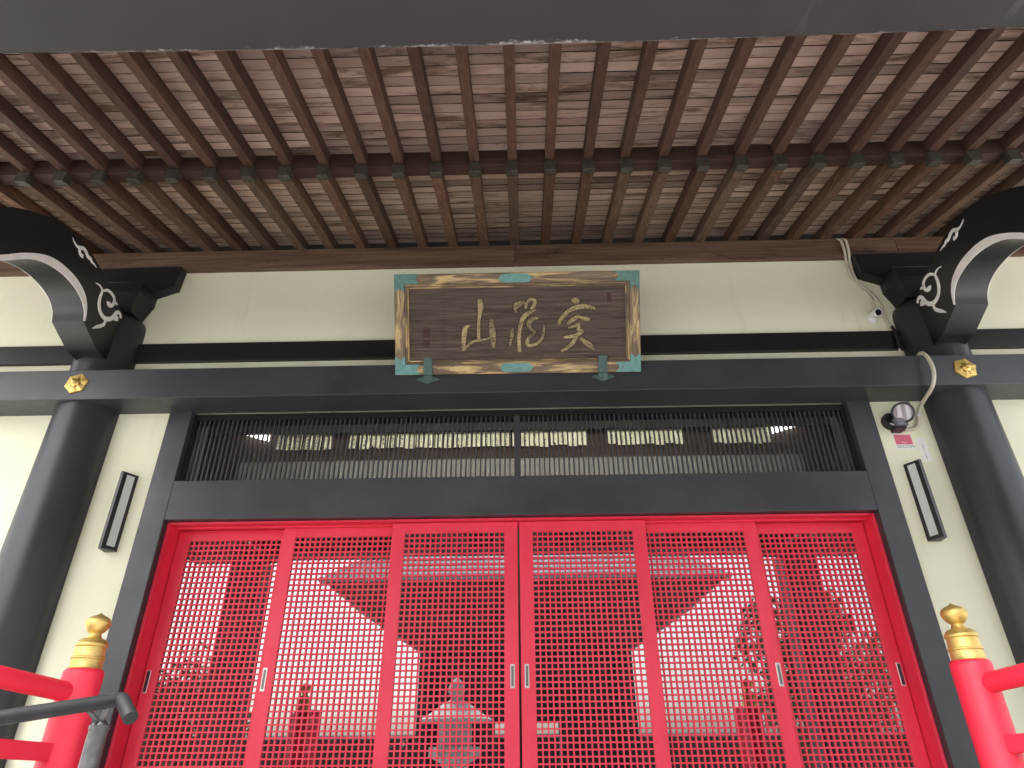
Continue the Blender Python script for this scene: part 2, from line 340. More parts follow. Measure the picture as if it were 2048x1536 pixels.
# tie beam with gilt hexagonal nail covers
tb = B(); tb.box(-5.75, 5.75, YB, -.05, 4.18, 4.46); tb.bevel(.008, 3); tie = tb.obj('tie_beam', 'black', hall)
def nail_cover(x):
    b = B(); R0 = .098; N = 6
    def P(a, r, h): return b.bm.verts.new((x+r*math.sin(a), YB-h, 4.326+r*math.cos(a)))
    rim0, rim1, top = [], [], []
    for k in range(12):
        a = math.radians(30*k+14); r = R0 if k % 2 == 0 else R0*.845
        rim0.append(P(a, r, .001)); rim1.append(P(a, r*.97, .012)); top.append(P(a, .034, .025 if k % 2 == 0 else .020))
    for k in range(12):
        j = (k+1) % 12
        b.bm.faces.new((rim0[k], rim0[j], rim1[j], rim1[k])); b.bm.faces.new((rim1[k], rim1[j], top[j], top[k]))
    b.bm.faces.new(top)
    o = b.obj('nail_cover', 'gold', tie)
    mt = Matrix.Translation((x, YB-.022, 4.326)) @ Matrix.Rotation(math.radians(90), 4, 'X')
    B().lathe([(.043, -.008), (.045, -.003), (.041, .0)], 24, mtx=mt).obj('collar', 'gold_dark', tie, True); B().lathe([(.033, -.004), (.036, .004), (.031, .012), (.020, .017), (.018, .027), (.011, .036), (0, .039)], 20, mtx=mt).obj('knob', 'gold', tie, True)
    for k in range(6):
        a = math.radians(60*k+14+30); B().lathe([(.0045, 0), (.0035, .004), (0, .005)], 8, mtx=Matrix.Translation((x+.058*math.sin(a), YB-.0145, 4.326+.058*math.cos(a))) @ Matrix.Rotation(math.radians(90), 4, 'X')).obj('stud', 'gold_dark', tie)
for sx_ in (-1, 1): nail_cover(sx_*3.656)
for x0, x1 in ((-9, -3.45), (-3.9, 3.9), (3.45, 9)):
    pass
B().box(-5.6, 5.6, YW-.04, YW+.05, 4.683, 4.872).bevel(.005).obj('upper_rail', 'black_dull', hall)
# purlin in three lengths
for x0, x1 in ((-6.1, .0), (.004, 3.66), (3.664, 6.1)): B().box(x0, x1, -.118, .15, 5.715, 5.945).bevel(.006).obj('purlin', 'purlin', hall)
# bearing blocks and bracket arms on the pillars
for sx_ in (-1, 1):
    X0 = sx_*PX
    prof = [(-.19, 5.13), (.19, 5.13), (.20, 5.16), (.225, 5.22), (.262, 5.30), (.262, 5.41), (-.262, 5.41), (-.262, 5.30), (-.225, 5.22), (-.20, 5.16)]
    b = B(); b.prism([(X0+u, z) for u, z in prof], PY-.262, PY+.2, 1)
    for v in b.bm.verts:
        k = min(1, max(0, (5.30-v.co.z)/.17)); v.co.y = PY+(v.co.y-PY)*(1-.26*k*k)
    b.bevel(.005).obj('bearing_block', 'black_dull', hall)
    arm = [(-.47, 5.712), (-.455, 5.485), (-.27, 5.408), (.27, 5.408), (.455, 5.485), (.47, 5.712)]
    B().prism([(X0+u, z) for u, z in arm], -.165, .1, 1).bevel(.004).obj('bracket_arm', 'black_dull', hall)
# curved tie beams running out to the porch posts
TOP = [(-.20, 5.05), (-.32, 5.11), (-.45, 5.165), (-.6, 5.215), (-.79, 5.27), (-.95, 5.295), (-1.14, 5.285), (-1.35, 5.215), (-1.61, 5.055), (-1.76, 4.93), (-2.1, 4.68), (-2.5, 4.48), (-3.0, 4.37), (-3.5, 4.34)]
BOT = [(-.68, 4.725), (-.712, 4.80), (-.785, 4.864), (-.90, 4.900), (-1.05, 4.905), (-1.2, 4.874), (-1.34, 4.81), (-1.45, 4.72), (-1.58, 4.595), (-1.85, 4.37), (-2.2, 4.17), (-2.7, 4.05), (-3.5, 4.02)]
OUT = [(-.664, 4.735), (-.678, 4.80), (-.708, 4.868), (-.770, 4.931), (-.886, 4.976), (-1.02, 4.982), (-1.176, 4.957), (-1.32, 4.885), (-1.47, 4.762), (-1.60, 4.632), (-1.88, 4.405), (-2.22, 4.21), (-2.7, 4.085), (-3.5, 4.055)]
S1 = [(-1.1048, 5.2387), (-1.0624, 5.2202), (-1.0279, 5.2169), (-.9944, 5.2289), (-.9606, 5.2535), (-.924, 5.2489), (-.886, 5.2295), (-.8544, 5.2355), (-.8264, 5.2225), (-.7923, 5.225), (-.76, 5.2182)]
S1b = [(-.9926, 5.2253), (-.9857, 5.2002), (-.9634, 5.1835), (-.9339, 5.1913)]
S2 = [(-.7032, 5.0988), (-.6598, 5.1123), (-.6202, 5.1067), (-.6011, 5.0849), (-.6002, 5.0283), (-.587, 4.9764), (-.5603, 4.9347), (-.5227, 4.911), (-.4748, 4.9044), (-.4308, 4.9202), (-.3941, 4.9515), (-.3706, 4.9944), (-.3601, 5.0335), (-.3385, 5.0600), (-.3147, 5.0640), (-.295, 5.0528), (-.282, 5.035)]
S3 = [(-.5894, 5.1045), (-.551, 5.1405), (-.4997, 5.1533), (-.4559, 5.146), (-.4321, 5.124), (-.4269, 5.0852), (-.4486, 5.0533), (-.479, 5.0444), (-.492, 5.063)]
S4 = [(-.4336, 5.1122), (-.403, 5.1137), (-.3767, 5.1139)]
S5 = [(-.4521, 4.8898), (-.449, 4.8562), (-.4788, 4.8152), (-.5224, 4.775), (-.5594, 4.7348)]
BLK = [(-.3706, 4.9944), (-.3446, 5.0241), (-.3184, 5.0214), (-.305, 4.9868), (-.3523, 4.9602)]
def taper(n, w, a=.25, b=.25): return [w*(a+(1-a)*min(1, 3.2*i/(n-1)))*(b+(1-b)*min(1, 3.2*(n-1-i)/(n-1))) for i in range(n)]
for sx_ in (-1, 1):
    tp = smoothpath([(0, *p) for p in TOP], 4); bt = smoothpath([(0, *p) for p in BOT], 4); oo = smoothpath([(0, *p) for p in OUT], 4)
    poly = [(p.y, p.z) for p in tp]+[(p.y, p.z) for p in reversed(bt)]+[(-.665, 4.716), (-.43, 4.612), (-.28, 4.597), (-.20, 4.597)]
    lo, hi = sorted((sx_*3.53, sx_*3.79))
    cb = B().prism(poly, lo, hi, 0).obj('curved_beam', 'black_arch', hall, True)
    for side, xs in ((1, 3.53), (-1, 3.79)):
        fr_ = lambda a, b_, h, xs=xs, side=side, sx_=sx_: (sx_*(xs-side*(h+.0005)), a, b_)
        w_ = B(); nq = min(len(oo), len(bt)); 
        def samp(L, t_): 
            f_ = t_*(len(L)-1); i_ = min(int(f_), len(L)-2); return L[i_].lerp(L[i_+1], f_-i_)
        rows = []
        for i in range(61):
            a_ = samp(oo, i/60); c_ = samp(bt, i/60)
            rows.append([w_.bm.verts.new(fr_(a_.y, a_.z, 0)), w_.bm.verts.new(fr_(a_.y, a_.z, .004)), w_.bm.verts.new(fr_(c_.y, c_.z, .004)), w_.bm.verts.new(fr_(c_.y, c_.z, 0))])
        for a_, c_ in zip(rows, rows[1:]):
            for k in range(3): w_.bm.faces.new((a_[k], a_[k+1], c_[k+1], c_[k]))
        w_.obj('white_border', 'white', cb)
        for pts, w0, a0, b0 in ((S1, .033, .12, .12), (S1b, .030, .8, 1.2), (S2, .040, .2, .6), (S3, .034, .6, 1.5), (S4, .026, .8, .2), (S5, .032, .9, .12)):
            sp = smoothpath([(*p, 0) for p in pts], 4); sp = [(p.x, p.y) for p in sp]
            B().ribbon(sp, taper(len(sp), w0, a0, b0), .004, fr_).obj('carved_scroll', 'white', cb)
        k_ = B(); vs_ = [k_.bm.verts.new(fr_(*p, .004)) for p in BLK]; k_.bm.faces.new(vs_); vb = [k_.bm.verts.new(fr_(*p, 0)) for p in BLK]
        for i in range(5): k_.bm.faces.new((vs_[i], vs_[(i+1) % 5], vb[(i+1) % 5], vb[i]))
        k_.obj('carved_scroll', 'white', cb)

# ------------------------------------------------------------------ eave: rafters, boards, batten, porch beam and posts
SP = .3008
zl = lambda y: 5.945+(y+.115)*.2765
zf = lambda y: 5.71+(y+1.42)*.243
KR = range(-16, 17)
def slanted(w, y0, y1, h, zfun, bev=.004):
    b = B(); q = [(y0, zfun(y0)), (y1, zfun(y1)), (y1, zfun(y1)+h), (y0, zfun(y0)+h)]; b.prism(q, -w/2, w/2, 0); b.bevel(bev, 1); return b
me_l = slanted(.080, -1.345, .1, .110, zl).mesh('rafter', 'rafter_low')
capb = B(); y0, y1 = -1.368, -1.300; q = [(y0, zl(y0)-.004), (y1, zl(y1)-.004), (y1, zl(y1)+.098), (y0, zl(y0)+.098)]; capb.prism(q, -.0455, .0455, 0); capb.bevel(.004, 1)
me_c = capb.mesh('end_cap', 'cap')
me_f = slanted(.068, -4.35, -1.34, .118, zf).mesh('flying_rafter', 'rafter_fly')
for k in KR:
    jx = random.uniform(-.004, .004)
    r_ = link('rafter', me_l, hall, (k*SP+jx, 0, random.uniform(-.002, .002)))
    link('end_cap', me_c, r_)
    link('flying_rafter', me_f, hall, (k*SP+random.uniform(-.004, .004), 0, random.uniform(-.002, .002)))
B().box(-4.95, 4.95, -1.346, -1.24, 5.695, 5.86).bevel(.004, 1).obj('eave_batten', 'kioi', hall)
M['joint'] = mat('shaded_board_joint', (.022, .014, .010), .9)  # board edges coloured dark, standing in for the shade in the seams
def boards(y_from, y_to, pitch, zfun, off, mname, th=.014):
    y = y_from; row = 0
    sl_ = math.cos(math.atan(.26))
    while y > y_to:
        yb = y-pitch*sl_+.004
        cuts = [-4.95]; kx = -16+random.randint(3, 11)
        while kx*SP < 4.4: cuts.append(kx*SP); kx += random.randint(7, 13)
        cuts.append(4.95)
        for a, b_ in zip(cuts, cuts[1:]):
            dz = random.uniform(0, .004); tl = -random.uniform(.0005, .0055)
            q = [(y, zfun(y)+off+dz), (yb, zfun(yb)+off+dz+tl), (yb, zfun(yb)+off+th+dz+tl), (y, zfun(y)+off+th+dz)]
            cx = (a+b_)/2; bb = B().prism(q, a-cx+.001, b_-cx-.001, 0)
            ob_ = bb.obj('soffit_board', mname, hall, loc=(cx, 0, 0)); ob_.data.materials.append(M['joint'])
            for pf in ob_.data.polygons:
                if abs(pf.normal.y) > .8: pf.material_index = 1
        y -= pitch*sl_; row += 1
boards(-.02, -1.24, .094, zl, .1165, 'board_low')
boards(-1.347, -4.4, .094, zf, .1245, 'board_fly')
# roof body above the boards
B().prism([(.3, zl(.3)+.19), (-1.3, zl(-1.3)+.19), (-1.34, zf(-1.34)+.165), (-4.6, zf(-4.6)+.165), (-4.6, zf(-4.6)+.35), (-1.3, 6.45), (1.5, 7.6), (1.5, 6.1)], -5.05, 5.05, 0).obj('roof', 'roof_dark', hall)
for sx_ in (-1, 1):
    lo, hi = sorted((sx_*5.06, sx_*6.3)); B().prism([(.3, zl(.3)+.1), (-2.1, zl(-2.1)+.1), (-2.1, zl(-2.1)+.4), (1.5, 7.6), (1.5, 6.1)], lo, hi, 0).obj('roof', 'brown_in', hall)
# porch beam, slightly fuller in the middle
kb = B(); N_ = 40; rows = []
for i in range(N_+1):
    x = -4.55+9.1*i/N_; bul = .018*max(-.6, 1-(x/1.95)**2)
    yi = -3.475+bul
    rows.append([kb.bm.verts.new(p) for p in ((x, yi, 3.982), (x, yi-.012, 3.97), (x, -3.80, 3.97), (x, -3.81, 3.982), (x, -3.81, 4.50), (x, yi, 4.50))])
for a, b_ in zip(rows, rows[1:]):
    for k in range(6): kb.bm.faces.new((a[k], a[(k+1) % 6], b_[(k+1) % 6], b_[k]))
kb.bm.faces.new(rows[0]); kb.bm.faces.new(rows[-1][::-1]); kb.obj('porch_beam', 'kohai', hall)
for sx_ in (-1, 1):
    B().box(sx_*3.69-.21, sx_*3.69+.21, -3.87, -3.45, .0, 3.966).bevel(.03, 2).obj('porch_post', 'black', hall)
    B().box(sx_*3.69-.16, sx_*3.69+.16, -3.80, -3.50, 4.503, 4.86).bevel(.01, 2).obj('porch_strut', 'black', hall)
B().box(-4.9, 4.9, -3.77, -3.52, 4.865, 5.085).bevel(.008).obj('porch_purlin', 'purlin', hall)

# ------------------------------------------------------------------ transom with slats
tw = thing('transom_window', 'long black slatted transom window above the red sliding doors', 'window', (0, 0, 3.556))
B().box(-2.763, 2.763, -.03, .10, 4.128, 4.179).obj('frame_head', 'black_dull', tw)
B().box(-2.763, 2.763, -.028, .10, 3.558, 3.577).obj('frame_sill', 'black', tw)
for sx_ in (-1, 1): B().box(*sorted((sx_*2.735, sx_*2.763)), -.03, .10, 3.578, 4.127).obj('frame_jamb', 'black_dull', tw)
B().box(-.026, .026, -.032, .05, 3.578, 4.127).bevel(.003, 1).obj('mullion', 'black', tw)
me_s = B().box(-.0055, .0055, -.014, .008, 3.574, 4.132).mesh('slat', 'black')
x = .026+.036
while x < 2.725:
    for sx_ in (-1, 1): link('slat', me_s, tw, (sx_*x, random.uniform(-.0012, .0012), 0))
    x += .0402
for a, b_ in ((-2.74, -1.362), (-1.358, -.002), (.002, 1.358), (1.362, 2.74)): B().box(a, b_, .045, .050, 3.57, 4.135).obj('pane', 'clear', tw)
for xx in (-1.36, 1.36): B().box(xx-.0018, xx+.0018, .0455, .0495, 3.58, 4.12).obj('pane_joint', 'plastic_white', tw)

# ------------------------------------------------------------------ inside the hall, seen through the transom
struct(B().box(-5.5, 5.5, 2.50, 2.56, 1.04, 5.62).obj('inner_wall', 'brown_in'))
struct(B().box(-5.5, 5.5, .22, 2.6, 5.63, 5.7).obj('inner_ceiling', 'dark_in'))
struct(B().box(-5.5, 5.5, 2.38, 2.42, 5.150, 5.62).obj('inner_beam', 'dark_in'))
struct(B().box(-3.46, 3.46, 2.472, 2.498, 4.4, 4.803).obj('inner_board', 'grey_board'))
for sx_ in (-1, 1): struct(B().box(*sorted((sx_*5.45, sx_*5.5)), .22, 2.5, 1.04, 5.62).obj('inner_wall_side', 'dark_in'))
paper_w = .104; px_ = -3.02; i = 0
gapsx = [(-2.31, -2.20), (.86, .98), (2.16, 2.40)]
while px_ < 3.12:
    if not any(a-.06 < px_ < b_+.06 for a, b_ in gapsx):
        h = random.uniform(.235, .262); w = random.choice((.104, .112, .118, .096))
        b = B(); n_ = 4
        rows = []
        for j in range(n_+1):
            z = -h*j/n_; bow = random.uniform(-.006, .006)
            rows.append([b.bm.verts.new((-w/2, bow, z)), b.bm.verts.new((w/2, bow+random.uniform(-.004, .004), z))])
        for r0, r1 in zip(rows, rows[1:]): b.bm.faces.new((r0[0], r0[1], r1[1], r1[0]))
        o = b.mesh('paper_slip', 'paper'); o = link('paper_slip', o, None, (px_, 2.462+random.uniform(-.006, .006), 5.213), (0, random.uniform(-.05, .05), 0))
        tag(o, 'pale paper slip with brush writing hanging behind the transom slats', 'paper slip', 'paper slips behind the transom')
    px_ += random.uniform(.112, .126)
for sx_, nm in ((-1, 'left'), (1, 'right')):
    poly = [(sx_*3.16, 5.085), (sx_*3.475, 5.178), (sx_*3.475, 5.30), (sx_*3.16, 5.30)]
    tag(B().prism(poly, 2.43, 2.47, 1).obj('wall_lamp_inside', 'lit_soft'), 'glowing white lamp behind the transom slats at its %s end' % nm, 'lamp')
lt = thing('added_strip_lamp', 'unseen strip lamp added inside the hall to light the paper slips', 'lamp', (0, 1.0, 5.4))  # out-of-view lamp added above the transom opening to brighten the paper slips
B().box(-2.9, 2.9, .95, 1.05, 5.36, 5.40).obj('diffuser', 'lit', lt); B().box(-2.95, 2.95, .9, 1.1, 5.402, 5.47).obj('housing', 'plastic_white', lt)

# ------------------------------------------------------------------ red door frame and six lattice sliding doors
rf = thing('door_frame', 'thin red lacquered frame around the six lattice doors', 'frame', (0, 0, 1.04))
for sx_ in (-1, 1): B().box(*sorted((sx_*2.743, sx_*2.7645)), -.032, .2, 1.04, 3.230).bevel(.003, 1).obj('jamb', 'red', rf)
B().box(-2.7425, 2.7425, -.032, .2, 3.211, 3.230).bevel(.003, 1).obj('head', 'red', rf)
B().box(-2.7425, 2.7425, .036, .060, 3.196, 3.2105).obj('track_rib', 'red', rf)
LW, ST, ZT, ZB = .980, .1025, 3.206, 1.06
HT, HB = 3.125, 1.20
hw = (LW-2*ST); nv = 19; bw = .0104; hole = (hw-(nv-1)*bw)/nv; pt_ = hole+bw
nh = int((HT-HB)/pt_)
me_st = B().box(-ST/2, ST/2, 0, .036, ZB, ZT).bevel(.0025, 1).mesh('stile', 'red')
me_rt = B().box(-hw/2, hw/2, .0005, .0355, HT, ZT-.0005).mesh('rail', 'red')
me_rb = B().box(-hw/2, hw/2, .0005, .0355, ZB, HT-nh*pt_+bw).mesh('rail', 'red')
me_v = B().box(-bw/2, bw/2, .0030, .0175, HT-nh*pt_, HT).mesh('lattice_bar', 'red')
me_h = B().box(-hw/2, hw/2, .0025, .0170, -bw/2, bw/2).mesh('lattice_bar', 'red')
me_g = B().box(-hw/2-.01, hw/2+.01, .0183, .0223, ZB+.05, HT+.02).mesh('pane', 'glass')
hp = B(); hp.box(-.0165, .0165, -.0030, .004, 2.017, 2.173); hp.bevel(.0022, 1); me_hp = hp.mesh('handle', 'steel')
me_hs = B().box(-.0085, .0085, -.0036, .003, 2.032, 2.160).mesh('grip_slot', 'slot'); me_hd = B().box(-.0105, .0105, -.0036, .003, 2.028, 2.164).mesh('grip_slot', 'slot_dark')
doors = [(-2.737, .13, -2.706, 1, 'far left lattice door of the six, against the left red jamb'), (-1.865, .065, -1.830, 0, 'second lattice door from the left, steel pull on its left edge'),
         (-.987, 0, -.052, 0, 'left one of the two front middle lattice doors, left of the centre gap'), (.009, 0, .0495, 0, 'right one of the two front middle lattice doors, right of the centre gap'),
         (.885, .065, 1.830, 0, 'second lattice door from the right, steel pull on its right edge'), (1.757, .13, 2.709, 1, 'far right lattice door of the six, against the right red jamb')]
for xl, yl, hx, dk, lab in doors:
    d = thing('sliding_door', 'red ' + lab, 'door', (xl+LW/2, yl, ZB), 'red lattice sliding doors')
    cx = xl+LW/2
    link('stile', me_st, d, (xl+ST/2, yl, 0)); link('stile', me_st, d, (xl+LW-ST/2, yl, 0))
    link('rail', me_rt, d, (cx, yl, 0)); link('rail', me_rb, d, (cx, yl, 0))
    for i in range(nv-1): link('lattice_bar', me_v, d, (xl+ST+hole+bw/2+i*pt_, yl, 0))
    for i in range(1, nh): link('lattice_bar', me_h, d, (cx, yl, HT-i*pt_+bw/2))
    link('pane', me_g, d, (cx, yl, 0))
    h_ = link('handle', me_hp, d, (hx, yl, 0)); link('grip_slot', me_hd if dk else me_hs, h_)

# ------------------------------------------------------------------ name plaque
O = Vector((.0165, -.5748, 4.7006)); ex = Vector((1, .0006, -.0027)).normalized(); ey = Vector((.0027, -.4951, .8688)); ey = (ey-ex*ey.dot(ex)).normalized(); en = ex.cross(ey)
PM = Matrix((ex, ey, en)).transposed().to_4x4(); PM.translation = O
pq = thing('name_plaque', 'dark wooden name plaque with worn gilt frame and three gilt characters over the doors', 'plaque', tuple(O))
def pobj(b, name, m, parent=pq, smooth=False):
    for v in b.bm.verts: pass
    me = b.mesh(name, m, smooth); o = bpy.data.objects.new(name, me); COL.objects.link(o); o.parent = parent
    if parent is pq: o.matrix_parent_inverse = Matrix.Translation(-O); o.matrix_basis = PM
    return o
HWp, HHp, IW, IH = 1.0085, .415, .905, .310
planks = [(-IH-.012, -.062), (-.060, .118), (.120, IH+.012)]
for a, b_ in planks: pobj(B().box(-IW-.012, IW+.012, a, b_, -.055, -.030), 'plank', 'pb')
def rail(p0, p1, m, nm):   # moulded frame member with mitred ends: outer edge p0, inner edge p1
    prof = [(0, -.055), (0, -.004), (.10, .004), (.55, -.002), (.78, .0), (.80, -.010), (.86, -.004), (.97, -.012), (1, -.030), (1, -.055)]
    b = B(); A = []; C_ = []
    for t_, h in prof:
        A.append(b.bm.verts.new((p0[0][0]+(p1[0][0]-p0[0][0])*t_, p0[0][1]+(p1[0][1]-p0[0][1])*t_, h)))
        C_.append(b.bm.verts.new((p0[1][0]+(p1[1][0]-p0[1][0])*t_, p0[1][1]+(p1[1][1]-p0[1][1])*t_, h)))
    n = len(prof)
    for i in range(n): b.bm.faces.new((A[i], A[(i+1) % n], C_[(i+1) % n], C_[i]))
    b.bm.faces.new(A[::-1]); b.bm.faces.new(C_); return pobj(b, nm, m)
rail(((-HWp, HHp), (HWp, HHp)), ((-IW, IH), (IW, IH)), 'gilt_x', 'frame_rail'); rail(((HWp, -HHp), (-HWp, -HHp)), ((IW, -IH), (-IW, -IH)), 'gilt_x', 'frame_rail')
rail(((-HWp, -HHp), (-HWp, HHp)), ((-IW, -IH), (-IW, IH)), 'gilt_z', 'frame_stile'); rail(((HWp, HHp), (HWp, -HHp)), ((IW, IH), (IW, -IH)), 'gilt_z', 'frame_stile')
for x0_, x1_, y0_, y1_ in ((-IW+.001, IW-.001, IH-.012, IH-.001), (-IW+.001, IW-.001, -IH+.001, -IH+.012), (-IW+.001, -IW+.012, -IH+.013, IH-.013), (IW-.012, IW-.001, -IH+.013, IH-.013)):
    pobj(B().box(x0_, x1_, y0_, y1_, -.0297, -.016).bevel(.003, 1), 'inner_bead', 'gilt_x' if x1_-x0_ > 1 else 'gilt_z')
def plate(poly, name, m, z=.005, t=.004, par=pq):
    return pobj(B().prism(poly, z, z+t, 2), name, m, par)
for sx_ in (-1, 1):
    for sy_ in (-1, 1):
        a, b_ = HWp-.001, HHp-.001; L1, L2, T1, T2 = .205, .150, .083, .083
        poly = [(a, b_), (a-L1, b_), (a-L1+.008, b_-.012), (a-L1+.022, b_-.022), (a-L1+.030, b_-.040), (a-L1+.022, b_-.056), (a-L1-.002, b_-T1), (a-T2, b_-T1), (a-T2, b_-L2-.004), (a-.060, b_-L2+.018), (a-.042, b_-L2+.036), (a-.026, b_-L2+.018), (a, b_-L2-.002)]
        poly = [(sx_*u, sy_*v) for u, v in poly]
        if sx_*sy_ < 0: poly = poly[::-1]
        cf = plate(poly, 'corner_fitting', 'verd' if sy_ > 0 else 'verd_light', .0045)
        for u, v in ((a-L1+.052, b_-.040), (a-L1+.066, b_-.040), (a-.042, b_-L2+.054), (a-.042, b_-L2+.068)):
            me = B().lathe([(.0045, .0085), (.004, .0105), (0, .0112)], 8, (sx_*u, sy_*v, 0)).mesh('rivet', 'ink_l'); o = bpy.data.objects.new('rivet', me); COL.objects.link(o); o.parent = cf
for sy_ in (-1, 1):
    hx_, hy_ = .142, .036; poly = [(-hx_, 0), (-hx_+.016, .012), (-hx_+.020, .024), (-hx_+.034, .028), (-hx_+.046, hy_), (hx_-.046, hy_), (hx_-.034, .028), (hx_-.020, .024), (hx_-.016, .012), (hx_, 0), (hx_-.016, -.012), (hx_-.020, -.024), (hx_-.034, -.028), (hx_-.046, -hy_), (-hx_+.046, -hy_), (-hx_+.034, -.028), (-hx_+.020, -.024), (-hx_+.016, -.012)]
    plate([(u-.010, v+sy_*.366) for u, v in reversed(poly)], 'edge_fitting', 'verd_light', .0045)
CH = {
 'yama': [([(-.305, .205), (-.305, .1903), (-.2992, .135), (-.3066, .0799), (-.3151, .0248), (-.3183, -.0414), (-.3191, -.0965), (-.3174, -.1397)], [.03, .048, .056, .040, .032, .036, .034, .026]),
          ([(-.3887, -.014), (-.4265, -.0341), (-.4385, -.0947), (-.4449, -.1609), (-.4434, -.2206)], [.016, .046, .050, .044, .034]),
          ([(-.4344, -.2057), (-.4009, -.1726), (-.3563, -.1457), (-.3009, -.1355), (-.2455, -.1253), (-.2011, -.1094)], [.03, .030, .026, .024, .022, .016]),
          ([(-.2124, .0332), (-.2077, -.0321), (-.2031, -.0984), (-.1993, -.1426), (-.1967, -.1967)], [.040, .062, .066, .054, .036])],
 'hana': [([(-.0105, .0872), (-.0043, .1412), (.0235, .1628), (.0679, .1741)], [.03, .062, .06, .03]),
          ([(.0728, .1199), (.082, .165), (.1141, .193), (.1441, .183), (.1447, .1453), (.1112, .1183)], [.024, .034, .036, .044, .040, .022]),
          ([(.154, .1107), (.0996, .0844), (.055, .052), (.0322, -.0028), (.0202, -.0687), (.0138, -.1348), (.0163, -.19), (.0179, -.2386)], [.02, .044, .050, .044, .042, .038, .040, .038]),
          ([(-.0352, -.0393), (-.0408, -.0899), (-.0524, -.1338), (-.0617, -.1833)], [.034, .038, .036, .028]),
          ([(.1751, .0392), (.1309, .0344), (.0983, -.0038), (.1087, -.0481), (.1414, -.0706), (.13, -.098), (.0911, -.125), (.0827, -.169), (.1067, -.1859), (.1621, -.1702), (.2012, -.1322), (.2184, -.0829), (.2214, -.0228)], [.02, .046, .052, .044, .036, .036, .040, .042, .034, .036, .034, .028, .012])],
 'jitsu': [([(.451, .1773), (.4665, .1803), (.4840, .1773), (.5015, .1743), (.517, .1743)], [.02, .056, .066, .056, .02]),
           ([(.3402, -.0122), (.3743, .0414), (.4189, .0847), (.4744, .1169), (.5405, .1301), (.5954, .1259), (.6457, .1093)], [.036, .046, .050, .050, .048, .044, .030]),
           ([(.4131, -.016), (.462, .0234), (.5174, .0521)], [.034, .052, .036]), ([(.5182, .0429), (.561, .0274), (.5985, .0236)], [.024, .046, .034]),
           ([(.4181, -.0441), (.4722, -.0318), (.5154, -.0113)], [.026, .030, .024]),
           ([(.5112, -.0275), (.5048, -.0603), (.5386, -.0715), (.5153, -.093), (.4601, -.1142), (.3839, -.1242)], [.030, .036, .030, .040, .038, .024]),
           ([(.5001, -.1042), (.4594, -.1637), (.4147, -.2071), (.3623, -.238)], [.030, .042, .042, .028]),
           ([(.5207, -.1322), (.5692, -.1709), (.6018, -.199), (.6314, -.2293)], [.034, .056, .054, .028])]}
fr_ = lambda a, b_, h: (a, b_, -.0297+h)
for k, strokes in CH.items():
    for pts, w in strokes:
        sp = smoothpath([(*p, w_*.88) for p, w_ in zip(pts, w)], 6)
        st_ = pobj(B().ribbon([(p.x, p.y) for p in sp], [p.z for p in sp], .007, fr_), 'character_stroke', 'leaf_gold')
        me = B().ribbon([(p.x, p.y) for p in sp], [p.z+.009 for p in sp], .0016, fr_).mesh('carved_edge', 'ink'); o = bpy.data.objects.new('carved_edge', me); COL.objects.link(o); o.parent = st_
for cx_, cy_, w, h in ((.7612, .2002, .034, .076), (-.7513, -.0677, .056, .08), (-.7526, -.1561, .056, .056)):
    pobj(B().box(cx_-w/2, cx_+w/2, cy_-h/2, cy_+h/2, -.0297, -.0277), 'seal_mark', 'seal')
b = B(); z = .245
while z > -.25:
    for _ in range(3):
        a = random.uniform(-.018, .018); q = random.uniform(.006, .018); ang = random.choice((0, 0, 1.57, .7, -.6))
        mt = Matrix.Translation((-.607+a, z+random.uniform(-.012, .012), -.0285)) @ Matrix.Rotation(ang, 4, 'Z'); b.box(-q/2, q/2, -.0018, .0018, 0, .0012, mt)
    z -= .033
ins = pobj(b, 'inscription', 'ink'); ins['kind'] = 'stuff'
for xh, lab in ((-.722, 'left'), (.714, 'right')):
    hk = thing('plaque_hook', 'dark green iron hook holding the lower %s edge of the name plaque' % lab, 'hook', (xh, -.35, 4.31), 'plaque hooks')
    pts = [(-.298, .004), (-.345, .0185), (-.420, .0215)]
    lip = [PM @ Vector((xh-.0165, -.283, .006)), PM @ Vector((xh-.0165, -.350, .008)), PM @ Vector((xh-.0165, -.418, .010)), Vector((xh, -.382, 4.318)), Vector((xh, -.350, 4.300))]
    b = B(); rows = []
    for p in lip:
        rows.append([b.bm.verts.new(p+Vector((dx, dy, 0))) for dx, dy in ((-.036, 0), (.036, 0), (.036, -.008), (-.036, -.008))])
    for r0, r1 in zip(rows, rows[1:]):
        for k in range(4): b.bm.faces.new((r0[k], r0[(k+1) % 4], r1[(k+1) % 4], r1[k]))
    b.bm.faces.new(rows[0]); b.bm.faces.new(rows[-1][::-1]); b.obj('strap', 'verd_dark', hk)
    dm = [(-.088, 4.305), (0, 4.268), (.088, 4.305), (.03, 4.335), (-.03, 4.335)]
    B().prism([(xh+u, z_) for u, z_ in dm], YB-.012, YB-.0005, 1).bevel(.004, 1).obj('base_plate', 'verd_dark', hk)

